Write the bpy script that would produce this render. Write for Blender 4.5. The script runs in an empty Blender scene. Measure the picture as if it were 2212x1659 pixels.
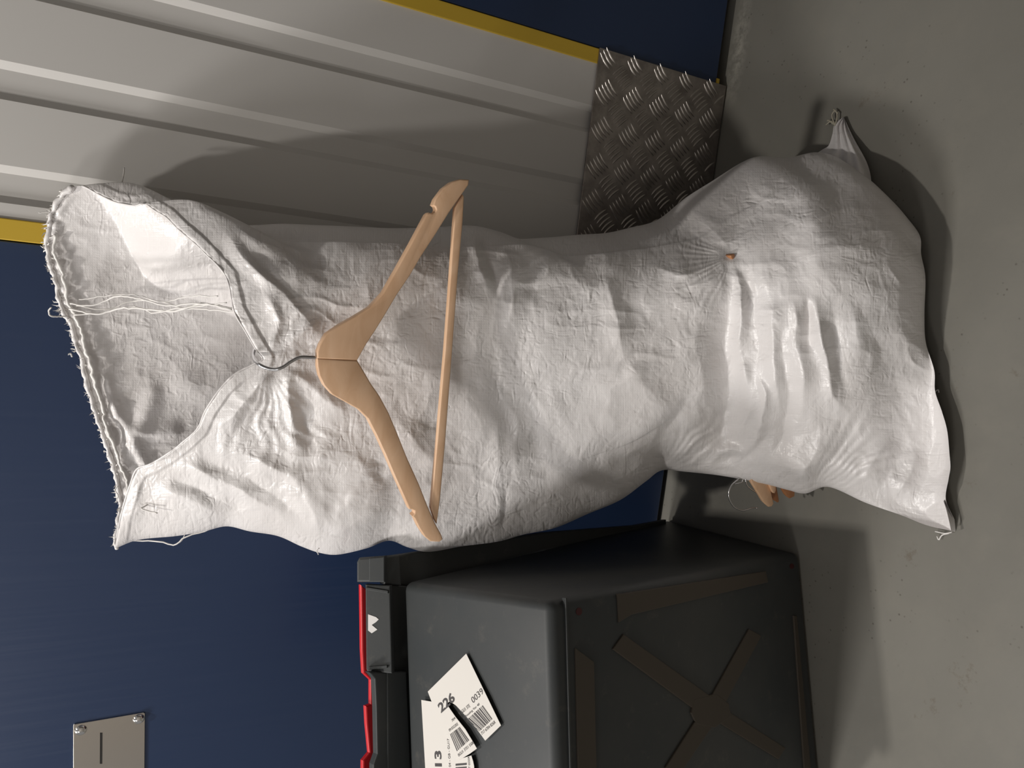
import bpy, bmesh, math, random
import numpy as np
from mathutils import Matrix, Vector

random.seed(7); RNG = np.random.default_rng(11)
scene = bpy.context.scene
COL = scene.collection

# ------------------------------------------------------------------ camera
F = 1661.0; CX, CY = 829.5, 1106.0          # focal length / centre, photo turned upright (1659 x 2212)
def nrm(v):
    v = np.array(v, float); return v/np.linalg.norm(v)
_Z = -nrm([-155, 3076, F]); _X = -nrm([-13777, -1591, F]); _X = nrm(_X-_Z*np.dot(_X, _Z)); _Y = np.cross(_Z, _X)
R = np.array([_X, _Y, _Z])                  # rows: world axes in (right, down, forward)
C = np.array([0.0, -1.15, 1.0016])
cam_d = bpy.data.cameras.new('camera'); cam = bpy.data.objects.new('camera', cam_d); COL.objects.link(cam)
cam_d.sensor_width = 36.0; cam_d.lens = F/2212*36.0; cam_d.clip_start = 0.02
right, up, back = R@np.array([0, 1, 0]), R@np.array([1, 0, 0]), R@np.array([0, 0, -1])   # phone held sideways
M = Matrix.Identity(4)
for i in range(3):
    M[i][0], M[i][1], M[i][2], M[i][3] = right[i], up[i], back[i], C[i]
cam.matrix_world = M
scene.camera = cam

# ------------------------------------------------------------------ light
world = bpy.data.worlds.new('world'); scene.world = world; world.use_nodes = True
bg = world.node_tree.nodes['Background']; bg.inputs[0].default_value = (0.98, 0.95, 0.93, 1); bg.inputs[1].default_value = 0.235
def area(name, loc, target, sx, sy, power, col):
    l = bpy.data.lights.new(name, 'AREA'); l.shape = 'RECTANGLE'; l.size = sx; l.size_y = sy; l.energy = power; l.color = col
    o = bpy.data.objects.new(name, l); COL.objects.link(o); o.location = loc
    o.rotation_euler = (Vector(target)-Vector(loc)).to_track_quat('-Z', 'Y').to_euler(); return o
area('ceiling_light', (-0.56, -0.46, 2.45), (-0.3, -0.36, 0.3), 0.06, 0.06, 14.5, (1.0, 0.95, 0.89))
area('corridor_light', (-1.9, -0.72, 2.55), (0, -0.35, 0.6), 0.40, 0.35, 33, (1.0, 0.965, 0.935))
area('corridor_light_far', (-1.9, -1.75, 1.95), (-0.2, -0.25, 0.5), 0.35, 0.35, 9, (1.0, 0.965, 0.93))
scene.view_settings.view_transform = 'Standard'; scene.view_settings.look = 'None'
scene.view_settings.gamma = 1.0; scene.view_settings.use_curve_mapping = False
scene.view_settings.exposure = 0.0

# ------------------------------------------------------------------ photo pixel -> point in the room
def rays(px, py):
    px = np.asarray(px, float); py = np.asarray(py, float)
    d = np.stack([1659-py-CX, px-CY, np.full_like(px, F)], -1)
    return d@R.T
def on_y(px, py, yp):
    r = rays(px, py); t = (np.asarray(yp)-C[1])/r[..., 1]; return C+r*t[..., None]
def on_floor(px, py, z=0.0):
    r = rays(px, py); t = (np.asarray(z)-C[2])/r[..., 2]; return C+r*t[..., None]
def on_plane(px, py, P, N):
    r = rays(px, py); t = np.dot(np.asarray(P)-C, N)/(r@np.asarray(N)); return C+r*t[..., None]

# ------------------------------------------------------------------ helpers
def link(name, me, mat=None, parent=None, smooth=False):
    o = bpy.data.objects.new(name, me); COL.objects.link(o)
    if mat is not None and len(me.materials) == 0: me.materials.append(mat)
    if parent is not None: o.parent = parent
    if smooth: me.polygons.foreach_set('use_smooth', [True]*len(me.polygons))
    return o
def mesh(verts, faces, name='mesh'):
    me = bpy.data.meshes.new(name); me.from_pydata([tuple(map(float, v)) for v in verts], [], faces); me.update(); return me
def tag(o, label=None, cat=None, group=None, kind=None):
    if label: o['label'] = label
    if cat: o['category'] = cat
    if group: o['group'] = group
    if kind: o['kind'] = kind
    return o
def empty(name, loc=(0, 0, 0)):
    o = bpy.data.objects.new(name, None); COL.objects.link(o); o.empty_display_size = 0.05; return o
def box(name, x0, x1, y0, y1, z0, z1, mat, parent=None, bevel=0.0):
    bm = bmesh.new()
    bmesh.ops.create_cube(bm, size=1.0, matrix=Matrix.Translation(((x0+x1)/2, (y0+y1)/2, (z0+z1)/2)) @ Matrix.Diagonal((x1-x0, y1-y0, z1-z0, 1)))
    if bevel: bmesh.ops.bevel(bm, geom=bm.edges[:], offset=bevel, segments=2, affect='EDGES', profile=0.5)
    me = bpy.data.meshes.new(name); bm.to_mesh(me); bm.free()
    return link(name, me, mat, parent)
def prism(name, front, offset, mat, parent=None, bevel=0.0, seg=2, smooth=False):
    """closed polygon (3D points) pushed along `offset` (vector or per-point array) into a solid"""
    front = np.asarray(front, float); backp = front+np.asarray(offset, float); n = len(front)
    bm = bmesh.new()
    vf = [bm.verts.new(p) for p in front]; vb = [bm.verts.new(p) for p in backp]
    f1 = bm.faces.new(vf); bm.faces.new(vb[::-1])
    for i in range(n): bm.faces.new([vf[i], vb[i], vb[(i+1) % n], vf[(i+1) % n]])
    bmesh.ops.recalc_face_normals(bm, faces=bm.faces[:])
    if bevel:
        fe = [e for e in bm.edges if (e.verts[0] in vf and e.verts[1] in vf) or (e.verts[0] in vb and e.verts[1] in vb)]
        bmesh.ops.bevel(bm, geom=fe, offset=bevel, segments=seg, affect='EDGES', profile=0.5, clamp_overlap=True)
    me = bpy.data.meshes.new(name); bm.to_mesh(me); bm.free()
    o = link(name, me, mat, parent, smooth)
    if smooth:
        try: me.set_sharp_from_angle(angle=math.radians(40))
        except Exception: pass
    return o
def tube(name, pts, r, mat, parent=None, sides=8, closed_caps=True, kind=None):
    pts = np.asarray(pts, float); n = len(pts); rr = np.broadcast_to(np.asarray(r, float), (n,))
    T = np.gradient(pts, axis=0); T /= np.linalg.norm(T, axis=1)[:, None]+1e-12
    ref = np.array([0.3, -0.8, 0.5]); verts = []; faces = []
    for i in range(n):
        a = nrm(np.cross(T[i], ref)); b = np.cross(T[i], a); ref = np.cross(a, T[i]) if False else ref
        for k in range(sides):
            t = 2*math.pi*k/sides; verts.append(pts[i]+rr[i]*(a*math.cos(t)+b*math.sin(t)))
    for i in range(n-1):
        for k in range(sides):
            k2 = (k+1) % sides; faces.append((i*sides+k, i*sides+k2, (i+1)*sides+k2, (i+1)*sides+k))
    if closed_caps:
        faces.append(tuple(range(sides))[::-1]); faces.append(tuple((n-1)*sides+k for k in range(sides)))
    o = link(name, mesh(verts, faces, name), mat, parent, True)
    if kind: o['kind'] = kind
    return o
def spline(P, n):
    """Catmull-Rom through points"""
    P = np.asarray(P, float); m = len(P); Q = np.vstack([2*P[0]-P[1], P, 2*P[-1]-P[-2]])
    t = np.linspace(0, m-1-1e-9, n); i = t.astype(int); u = (t-i)[:, None]
    p0, p1, p2, p3 = Q[i], Q[i+1], Q[i+2], Q[i+3]
    return 0.5*((2*p1)+(-p0+p2)*u+(2*p0-5*p1+4*p2-p3)*u**2+(-p0+3*p1-3*p2+p3)*u**3)
def resample(P, n, wx=1.0, wy=1.0, dense=40):
    S = spline(P, dense*len(P)); d = np.diff(S, axis=0)
    L = np.concatenate([[0], np.cumsum(np.hypot(d[:, 0]*wx, d[:, 1]*wy))]); L /= L[-1]
    t = np.linspace(0, 1, n); return np.stack([np.interp(t, L, S[:, k]) for k in range(S.shape[1])], -1)

# ------------------------------------------------------------------ materials
def material(name, base, rough=0.5, metal=0.0, spec=0.5):
    m = bpy.data.materials.new(name); m.use_nodes = True; b = m.node_tree.nodes['Principled BSDF']
    b.inputs['Base Color'].default_value = (*base, 1); b.inputs['Roughness'].default_value = rough
    b.inputs['Metallic'].default_value = metal; b.inputs['Specular IOR Level'].default_value = spec
    return m
def N(m, kind, **kw):
    n = m.node_tree.nodes.new(kind)
    for k, v in kw.items():
        if k in n.inputs: n.inputs[k].default_value = v
        else: setattr(n, k, v)
    return n
def L(m, a, b): m.node_tree.links.new(a, b)
def P(m): return m.node_tree.nodes['Principled BSDF']
def ramp(m, fac, stops):
    r = N(m, 'ShaderNodeValToRGB'); e = r.color_ramp.elements
    while len(e) < len(stops): e.new(0.5)
    for i, (p, c) in enumerate(stops): e[i].position = p; e[i].color = (*c, 1) if len(c) == 3 else c
    L(m, fac, r.inputs[0]); return r
def mixc(m, fac, a, b):
    x = N(m, 'ShaderNodeMix', data_type='RGBA')
    if hasattr(fac, 'links'): L(m, fac, x.inputs[0])
    else: x.inputs[0].default_value = fac
    for s, v in ((6, a), (7, b)):
        if hasattr(v, 'links'): L(m, v, x.inputs[s])
        else: x.inputs[s].default_value = (*v, 1)
    return x.outputs[2]
def noise(m, scale, detail=3, rough=0.5, vec=None, dist=0.0):
    n = N(m, 'ShaderNodeTexNoise'); n.inputs['Scale'].default_value = scale; n.inputs['Detail'].default_value = detail
    n.inputs['Roughness'].default_value = rough; n.inputs['Distortion'].default_value = dist
    if vec is not None: L(m, vec, n.inputs['Vector'])
    return n.outputs['Fac']
def obj_co(m): return N(m, 'ShaderNodeTexCoord').outputs['Object']
def mapping(m, vec, scale=(1, 1, 1), rot=(0, 0, 0)):
    n = N(m, 'ShaderNodeMapping'); n.inputs['Scale'].default_value = scale; n.inputs['Rotation'].default_value = rot
    L(m, vec, n.inputs['Vector']); return n.outputs[0]
def math_n(m, op, a, b=None):
    n = N(m, 'ShaderNodeMath', operation=op)
    for i, v in enumerate((a, b)):
        if v is None: continue
        if hasattr(v, 'links'): L(m, v, n.inputs[i])
        else: n.inputs[i].default_value = v
    return n.outputs[0]
def bump(m, h, strength, dist, prev=None):
    b = N(m, 'ShaderNodeBump'); b.inputs['Strength'].default_value = strength; b.inputs['Distance'].default_value = dist
    L(m, h, b.inputs['Height'])
    if prev is not None: L(m, prev, b.inputs['Normal'])
    return b.outputs[0]

MAT = {}
# white woven polypropylene
m = MAT['sack'] = material('woven_white_plastic', (0.80, 0.775, 0.765), 0.34, 0, 0.6)
uv = N(m, 'ShaderNodeTexCoord').outputs['UV']
wv1 = N(m, 'ShaderNodeTexWave', wave_type='BANDS', bands_direction='X'); wv2 = N(m, 'ShaderNodeTexWave', wave_type='BANDS', bands_direction='Y')
for w in (wv1, wv2):
    w.inputs['Scale'].default_value = 110; w.inputs['Distortion'].default_value = 2.5; w.inputs['Detail'].default_value = 2.0; w.inputs['Detail Scale'].default_value = 2.0
    L(m, uv, w.inputs['Vector'])
weave = math_n(m, 'MULTIPLY', wv1.outputs['Fac'], wv2.outputs['Fac'])
def ridged(sc, rot, dist=1.3):
    n = N(m, 'ShaderNodeTexNoise'); n.noise_type = 'RIDGED_MULTIFRACTAL'; n.inputs['Scale'].default_value = 1.0; n.inputs['Detail'].default_value = 1.2; n.inputs['Roughness'].default_value = 0.45; n.inputs['Distortion'].default_value = dist
    L(m, mapping(m, uv, sc, (0, 0, rot)), n.inputs['Vector']); return n.outputs['Fac']
crk = math_n(m, 'ADD', math_n(m, 'ADD', ridged((105, 42, 1), 0.10), ridged((40, 95, 1), -0.12)), ridged((120, 130, 1), 0.7, 0.6))
patch = ramp(m, noise(m, 9.0, 3, 0.6, uv), [(0.35, (0.25,)*3), (0.62, (1, 1, 1))]).outputs[0]
crk = math_n(m, 'MULTIPLY', crk, patch)
b1 = bump(m, weave, 0.09, 0.0010); b2 = bump(m, crk, 0.75, 0.0014, b1); b3 = bump(m, ridged((24, 34, 1), 0.5, 1.0), 0.30, 0.0018, b2)
L(m, b3, P(m).inputs['Normal'])
tone = noise(m, 7.0, 4, 0.6, uv)
L(m, ramp(m, tone, [(0.3, (0.74, 0.71, 0.695)), (0.7, (0.82, 0.80, 0.795))]).outputs[0], P(m).inputs['Base Color'])
P(m).inputs['Sheen Weight'].default_value = 0.08
m = MAT['thread'] = material('plastic_thread', (0.80, 0.78, 0.75), 0.45)
m = MAT['dull_thread'] = material('jute_thread', (0.42, 0.39, 0.31), 0.8)

# varnished pale wood
def wood(name, a, b, c):
    m = material(name, a, 0.38, 0, 0.45); co = obj_co(m)
    g = noise(m, 1.0, 5, 0.55, mapping(m, co, (24, 60, 60)), 0.8)
    g2 = noise(m, 5.0, 3, 0.5, co)
    r = ramp(m, g, [(0.25, b), (0.55, a), (0.8, c)])
    L(m, mixc(m, math_n(m, 'MULTIPLY', g2, 0.35), r.outputs[0], b), P(m).inputs['Base Color'])
    L(m, bump(m, g, 0.08, 0.001), P(m).inputs['Normal']); return m
MAT['wood'] = wood('varnished_beech', (0.72, 0.475, 0.30), (0.63, 0.39, 0.23), (0.78, 0.54, 0.36))
MAT['wood_dark'] = wood('varnished_red_wood', (0.42, 0.19, 0.085), (0.33, 0.135, 0.055), (0.50, 0.25, 0.12))
MAT['wire'] = material('zinc_wire', (0.62, 0.62, 0.63), 0.25, 1.0)

# painted metal of the storage units
def painted(name, col, rough, var=0.08, spec=0.5, scratch=False):
    m = material(name, col, rough, 0, spec); co = obj_co(m)
    n1 = noise(m, 2.2, 3, 0.5, co)
    L(m, mixc(m, n1, tuple(c*(1-var) for c in col), tuple(min(1, c*(1+var)) for c in col)), P(m).inputs['Base Color'])
    if scratch:
        s = noise(m, 1.0, 6, 0.7, mapping(m, co, (160, 6, 3), (0, 0.5, 0)))
        rr = ramp(m, s, [(0.45, (rough,)*3), (0.75, (rough+0.10,)*3)]); L(m, rr.outputs[0], P(m).inputs['Roughness'])
    L(m, bump(m, noise(m, 260, 2, 0.5, co), 0.03, 0.0006), P(m).inputs['Normal'])
    return m
MAT['navy'] = painted('navy_gloss_panel', (0.019, 0.038, 0.094), 0.34, 0.10, 0.55, True)
MAT['white_panel'] = painted('off_white_panel', (0.66, 0.645, 0.62), 0.45, 0.03, 0.4)
MAT['yellow'] = painted('yellow_trim', (0.64, 0.43, 0.045), 0.42, 0.06)
MAT['beige'] = painted('beige_panel', (0.52, 0.485, 0.44), 0.5, 0.05)
MAT['end_blocker'] = painted('dark_warm_blocker', (0.075, 0.066, 0.058), 0.6, 0.05)  # dark surface for the added wall that cuts light from the right
MAT['gap'] = material('dark_gap', (0.02, 0.018, 0.016), 0.9)
m = MAT['tread'] = material('aluminium_tread_plate', (0.50, 0.455, 0.43), 0.36, 1.0)
co = obj_co(m); g = noise(m, 40, 4, 0.6, co)
L(m, ramp(m, g, [(0.3, (0.30, 0.27, 0.255)), (0.7, (0.52, 0.475, 0.45))]).outputs[0], P(m).inputs['Base Color'])
L(m, ramp(m, noise(m, 90, 3, 0.6, co), [(0.3, (0.30,)*3), (0.7, (0.46,)*3)]).outputs[0], P(m).inputs['Roughness'])
MAT['tread_bar'] = material('worn_tread_bar', (0.66, 0.62, 0.58), 0.30, 1.0)
m = MAT['steel'] = material('polished_steel', (0.74, 0.69, 0.62), 0.22, 1.0)
MAT['bolt'] = material('bright_bolt', (0.80, 0.79, 0.77), 0.12, 1.0)

# painted concrete floor
m = MAT['floor'] = material('grey_floor_paint', (0.30, 0.285, 0.25), 0.55, 0, 0.4)
co = obj_co(m)
big = noise(m, 3.0, 4, 0.55, co); mid = noise(m, 18, 4, 0.6, co)
basec = ramp(m, big, [(0.3, (0.180, 0.173, 0.150)), (0.7, (0.222, 0.214, 0.187))]).outputs[0]
basec = mixc(m, ramp(m, mid, [(0.48, (0, 0, 0)), (0.75, (0.35,)*3)]).outputs[0], basec, (0.24, 0.225, 0.19))
spk = N(m, 'ShaderNodeTexVoronoi'); spk.inputs['Scale'].default_value = 85; spk.inputs['Randomness'].default_value = 1.0; L(m, co, spk.inputs['Vector'])
sp = ramp(m, spk.outputs['Distance'], [(0.07, (1, 1, 1)), (0.16, (0, 0, 0))]).outputs[0]
gate = ramp(m, noise(m, 6.5, 3, 0.6, co), [(0.50, (0, 0, 0)), (0.62, (1, 1, 1))]).outputs[0]
basec = mixc(m, math_n(m, 'MULTIPLY', math_n(m, 'MULTIPLY', sp, gate), 0.75), basec, (0.085, 0.075, 0.06))
blot = ramp(m, noise(m, 11, 6, 0.75, co), [(0.635, (0, 0, 0)), (0.70, (1, 1, 1))]).outputs[0]
basec = mixc(m, math_n(m, 'MULTIPLY', blot, 0.55), basec, (0.13, 0.105, 0.075))
vd = N(m, 'ShaderNodeVectorMath', operation='DISTANCE'); L(m, mapping(m, co, (0.42, 1.9, 1)), vd.inputs[0]); vd.inputs[1].default_value = (0.485*0.42, -0.022*1.9, 0)
scf = math_n(m, 'MULTIPLY', ramp(m, vd.outputs['Value'], [(0.0, (1, 1, 1)), (0.05, (0, 0, 0))]).outputs[0], ramp(m, noise(m, 60, 4, 0.7, co), [(0.4, (0, 0, 0)), (0.62, (1, 1, 1))]).outputs[0])
basec = mixc(m, math_n(m, 'MULTIPLY', scf, 0.8), basec, (0.46, 0.44, 0.38))     # scuffed paint by the wall foot
L(m, basec, P(m).inputs['Base Color'])
L(m, bump(m, noise(m, 130, 3, 0.6, co), 0.12, 0.0012), P(m).inputs['Normal'])

# crate plastic
m = MAT['crate'] = material('charcoal_crate_plastic', (0.045, 0.050, 0.052), 0.48, 0, 0.4)
co = obj_co(m)
d1 = noise(m, 5.0, 5, 0.6, co); d2 = ramp(m, noise(m, 30, 5, 0.7, co), [(0.58, (0, 0, 0)), (0.75, (1, 1, 1))]).outputs[0]
cc = mixc(m, ramp(m, d1, [(0.35, (0, 0, 0)), (0.7, (1, 1, 1))]).outputs[0], (0.036, 0.041, 0.043), (0.054, 0.056, 0.054))
cc = mixc(m, math_n(m, 'MULTIPLY', d2, 0.35), cc, (0.13, 0.12, 0.10)); L(m, cc, P(m).inputs['Base Color'])
L(m, bump(m, noise(m, 300, 2, 0.5, co), 0.06, 0.0008), P(m).inputs['Normal'])
MAT['crate_rib'] = painted('dusty_crate_rib', (0.060, 0.048, 0.035), 0.6, 0.2)
MAT['red'] = painted('red_lid_plastic', (0.62, 0.018, 0.025), 0.35, 0.05)
MAT['hole'] = material('dark_red_hole', (0.05, 0.004, 0.005), 0.6)
MAT['paper'] = painted('label_paper', (0.74, 0.71, 0.66), 0.55, 0.03)
MAT['ink'] = material('label_ink', (0.06, 0.055, 0.055), 0.6)
MAT['paper_clean'] = painted('torn_white_paper', (0.78, 0.76, 0.74), 0.6, 0.03)

# ------------------------------------------------------------------ the setting
fl = box('floor', -2.2, 2.2, -2.4, 0.06, -0.05, 0.0, MAT['floor']); tag(fl, 'grey painted concrete floor with dark specks and scuffs', 'floor', kind='structure')
WT = 2.35
# ribbed white wall panel: grooves between raised faces
edges = []
x = 0.0177
prof = [(0.0177, 0.0)]
g0 = 0.0362
for k in range(4):
    s = g0+k*0.1225
    for dx, yy in ((0.0, 0.0), (0.0089, 0.0065), (0.0361, 0.0065), (0.0455, 0.0)):
        if s+dx < 0.3949: prof.append((s+dx, yy))
prof.append((0.3949, prof[-1][1]))
vv = []; ff = []
for (px_, py_) in prof: vv += [(px_, py_, 0.0), (px_, py_, WT)]
for i in range(len(prof)-1): ff.append((2*i, 2*i+2, 2*i+3, 2*i+1))
nb = len(vv); vv += [(prof[0][0], 0.03, 0), (prof[0][0], 0.03, WT), (prof[-1][0], 0.03, 0), (prof[-1][0], 0.03, WT)]
ff += [(nb, 0, 1, nb+1), (nb+2, nb+3, 2*len(prof)-1, 2*len(prof)-2), (nb, nb+1, nb+3, nb+2)]
wp = link('wall_back', mesh(vv, ff), MAT['white_panel']); tag(wp, 'off-white ribbed metal wall panel between two yellow trims', 'wall', kind='structure')
# closing sheet behind the doors, coloured near-black for the shade in the gaps
gp = box('gap_shade_backing', -2.2, 2.2, 0.034, 0.06, 0.0, WT, MAT['gap']); tag(gp, 'near-black sheet behind the unit doors, standing in for shade in the gaps', 'wall', kind='structure')
t1 = box('trim_1', -0.0087, 0.0177, -0.003, 0.032, 0.0, WT, MAT['yellow'], bevel=0.0012); tag(t1, 'yellow trim strip beside the blue door with the steel plate', 'trim', kind='structure')
t2 = box('trim_2', 0.3949, 0.4186, -0.003, 0.032, 0.0, WT, MAT['yellow'], bevel=0.0012); tag(t2, 'yellow trim strip beside the dark blue door at the floor corner', 'trim', kind='structure')
d1o = empty('door_1'); tag(d1o, 'navy blue storage unit door with a steel latch plate', 'door', kind='structure')
box('door_leaf', -1.30, -0.0100, 0.004, 0.030, 0.012, WT, MAT['navy'], d1o, bevel=0.0015)
d2o = empty('door_2'); tag(d2o, 'dark navy storage unit door beside the tread plate corner', 'door', kind='structure')
box('door_leaf', 0.4200, 0.945, -0.001, 0.030, 0.023, WT, MAT['navy'], d2o, bevel=0.0015)
box('corner_clip', 0.4150, 0.4290, -0.0035, 0.02, 0.0185, 0.0245, MAT['yellow'], d2o)

wf = box('bounce_wall_front', -2.2, 2.2, -2.36, -2.3, 0.0, WT, MAT['beige']); tag(wf, 'added unseen wall facing the sack, for reflections and fill light', 'wall', kind='structure')  # out of view, added to bounce fill light and show in the steel
wr = box('blocker_wall_right', 0.95, 1.0, -2.36, 0.0, 0.0, WT, MAT['end_blocker']); tag(wr, 'added unseen dark end wall, holding back light from the right', 'wall', kind='structure')  # invented end wall out of view, darkens the right side
# latch plate on the left door
lp = [(158, 1568), (160, 1565), (310, 1539.5), (313, 1541), (312, 1700), (158, 1700)]
Pl = on_y([p[0] for p in lp], [p[1] for p in lp], 0.002)
plate = prism('latch_plate', Pl, (0, 0.002, 0), MAT['steel'], d1o, bevel=0.0006)
tag(plate, 'polished steel latch plate with two dome bolts')
def dome(name, c, r, h, mat, parent, axis=(0, -1, 0)):
    bm = bmesh.new(); a = Vector(axis); prev = None
    tv = Vector((1, 0, 0)); bv = a.cross(tv)
    rings = []
    for i in range(7):
        t = i/6*math.pi/2; rr = r*math.cos(t); hh = h*math.sin(t)
        if i == 6: rings.append([bm.verts.new(Vector(c)+a*hh)])
        else: rings.append([bm.verts.new(Vector(c)+a*hh+tv*rr*math.cos(2*math.pi*k/24)+bv*rr*math.sin(2*math.pi*k/24)) for k in range(24)])
    for i in range(6):
        for k in range(24):
            k2 = (k+1) % 24
            if i == 5: bm.faces.new([rings[5][k], rings[5][k2], rings[6][0]])
            else: bm.faces.new([rings[i][k], rings[i][k2], rings[i+1][k2], rings[i+1][k]])
    bmesh.ops.recalc_face_normals(bm, faces=bm.faces[:])
    me = bpy.data.meshes.new(name); bm.to_mesh(me); bm.free(); return link(name, me, mat, parent, True)
for q in ((175, 1577), (300, 1553)):
    c = on_y(q[0], q[1], 0.002); dome('bolt', c, 0.0076, 0.0045, MAT['bolt'], plate)
sl = on_y([216, 221.5, 221, 215.5], [1583, 1583, 1650, 1650], 0.0017); prism('slot', sl, (0, 0.0008, 0), MAT['gap'], plate)

# ------------------------------------------------------------------ tread plate along the wall foot
bb = empty('baseboard_back'); tag(bb, 'aluminium five-bar tread plate along the foot of the white panel', 'kick plate', kind='structure')
box('plate_sheet', -0.004, 0.4195, -0.0065, -0.0035, 0.003, 0.2862, MAT['tread'], bb, bevel=0.0006)
def bar_mesh(length, width, height):
    n = 9; vs = []; fs = []
    for i in range(n):
        t = -1+2*i/(n-1); w = width/2*(1-t*t)**0.7+0.0001; h = height*(1-t**4)+0.00002
        s = t*length/2; bow = 0.0016*(1-t*t)
        vs += [(s, 0, bow-w), (s, -h, bow-w*0.35), (s, -h, bow+w*0.35), (s, 0, bow+w)]
    for i in range(n-1):
        a = 4*i
        for k in range(3): fs.append((a+k, a+4+k, a+5+k, a+1+k))
    me = mesh(vs, fs, 'tread_bar'); me.materials.append(MAT['tread_bar']); me.polygons.foreach_set('use_smooth', [True]*len(me.polygons)); return me
mA = bar_mesh(0.031, 0.0042, 0.0020); mB = bar_mesh(0.034, 0.0042, 0.0020)
hid_v = []; hid_f = []
for kind_, (gx, gz), me_, ang, step in (('A', (0.381, 0.2327), mA, -math.pi/4, (-0.00785*0.7071, -0.00785*0.7071)), ('B', (0.3505, 0.2042), mB, math.pi/4, (0.00785*0.7071, -0.00785*0.7071))):
    for i in range(-8, 3):
        for j in range(-6, 5):
            for k in range(5):
                bxp = gx+i*0.0608+(k-2)*step[0]; bz = gz+j*0.0571+(k-2)*step[1]
                m_ = 0.010
                if not (0.004+m_*0 < bxp < 0.4195-0.008 and 0.003+0.009 < bz < 0.2862-0.008): continue
                rot = Matrix.Translation((bxp, -0.0064, bz)) @ Matrix.Rotation(-ang, 4, 'Y')
                if bxp > 0.085:
                    o = bpy.data.objects.new('tread_bar', me_); COL.objects.link(o); o.parent = bb; o.matrix_local = rot
                else:
                    off = len(hid_v)
                    hid_v += [tuple(rot @ v.co) for v in me_.vertices]; hid_f += [tuple(off+q for q in p.vertices) for p in me_.polygons]
o = link('tread_bars_behind_sack', mesh(hid_v, hid_f), MAT['tread_bar'], bb, True); o['kind'] = 'stuff'

# ------------------------------------------------------------------ the sack
Rt = [(155, 404), (200, 398), (265, 397), (330, 425), (400, 462), (470, 488), (540, 487), (600, 484), (680, 487), (760, 490), (850, 493), (950, 490), (1010, 487), (1060, 498), (1110, 515), (1180, 513), (1250, 507), (1310, 503), (1360, 492), (1420, 475), (1480, 428), (1540, 390), (1600, 352), (1640, 338), (1700, 341), (1760, 329), (1810, 340), (1850, 374), (1879, 410)]
Lf = [(248, 1185), (300, 1166), (380, 1158), (440, 1148), (490, 1137), (540, 1148), (600, 1158), (650, 1180), (690, 1194), (730, 1198), (790, 1185), (840, 1168), (880, 1182), (925, 1192), (1000, 1180), (1075, 1170), (1130, 1155), (1200, 1140), (1270, 1110), (1340, 1080), (1395, 1040), (1430, 1016), (1480, 1019), (1560, 1028), (1650, 1045), (1700, 1058), (1740, 1066), (1790, 1052), (1870, 1086), (1947, 1113), (2003, 1135), (2062, 1148)]
Bt = [(1879, 410), (1940, 452), (1985, 505), (1990, 550), (1999, 600), (1997, 680), (2000, 740), (2018, 800), (2020, 845), (2035, 890), (2046, 930), (2051, 980), (2053, 1010), (2049, 1035), (2043, 1078), (2058, 1118), (2062, 1148)]
Lip = [(155, 404), (180, 403), (215, 421), (250, 437), (290, 444), (312, 440), (335, 455), (360, 470), (385, 495), (420, 525), (441, 545), (488, 597), (506, 672), (530, 715), (553, 755), (568, 776), (548, 786), (510, 806), (477, 838), (445, 885), (427, 925), (395, 955), (362, 980), (325, 1002), (297, 1012), (283, 1041), (262, 1110), (248, 1185)]
Rim = [(155, 404), (130, 425), (112, 455), (100, 500), (98, 540), (110, 580), (122, 625), (130, 660), (150, 700), (165, 750), (180, 800), (190, 845), (205, 900), (222, 950), (240, 1000), (252, 1040), (258, 1090), (252, 1140), (248, 1185)]

def coons(top, bot, rt, lf, na, nw):
    T_, B_ = resample(top, na, 0.5, 1.0), resample(bot, na, 0.5, 1.0); R_, L_ = resample(rt, nw), resample(lf, nw)
    a = np.linspace(0, 1, na)[None, :, None]; w = np.linspace(0, 1, nw)[:, None, None]
    S = (1-w)*T_[None]+w*B_[None]+(1-a)*R_[:, None]+a*L_[:, None]
    S = S-((1-a)*(1-w)*T_[0]+a*(1-w)*T_[-1]+(1-a)*w*B_[0]+a*w*B_[-1])
    return S[..., 0], S[..., 1], np.broadcast_to(a[..., 0], S.shape[:2]), np.broadcast_to(w[..., 0], S.shape[:2]), R_, L_
def key(x, ks):
    ks = np.array(ks, float); return np.interp(x, ks[:, 0], ks[:, 1])
def ksm(x, ks):
    out = 0
    for d in (-60, -30, 0, 30, 60): out = out+key(x+d, ks)
    return out/5
YF = [(100, -.10), (300, -.165), (400, -.195), (570, -.228), (700, -.238), (1000, -.262), (1200, -.285), (1400, -.325), (1550, -.375), (1700, -.435), (1850, -.482), (2000, -.505), (2100, -.51)]
YR = [(155, -.045), (265, -.06), (400, -.09), (600, -.12), (1000, -.145), (1300, -.165), (1480, -.195), (1640, -.235), (1760, -.285), (1879, -.345)]
YL = [(248, -.05), (440, -.10), (600, -.14), (925, -.175), (1075, -.19), (1270, -.212), (1430, -.238), (1560, -.305), (1740, -.40), (1870, -.465), (2062, -.56)]
YB = [(100, -.018), (600, -.022), (1000, -.05), (1400, -.10), (1700, -.20), (2100, -.35)]

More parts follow.
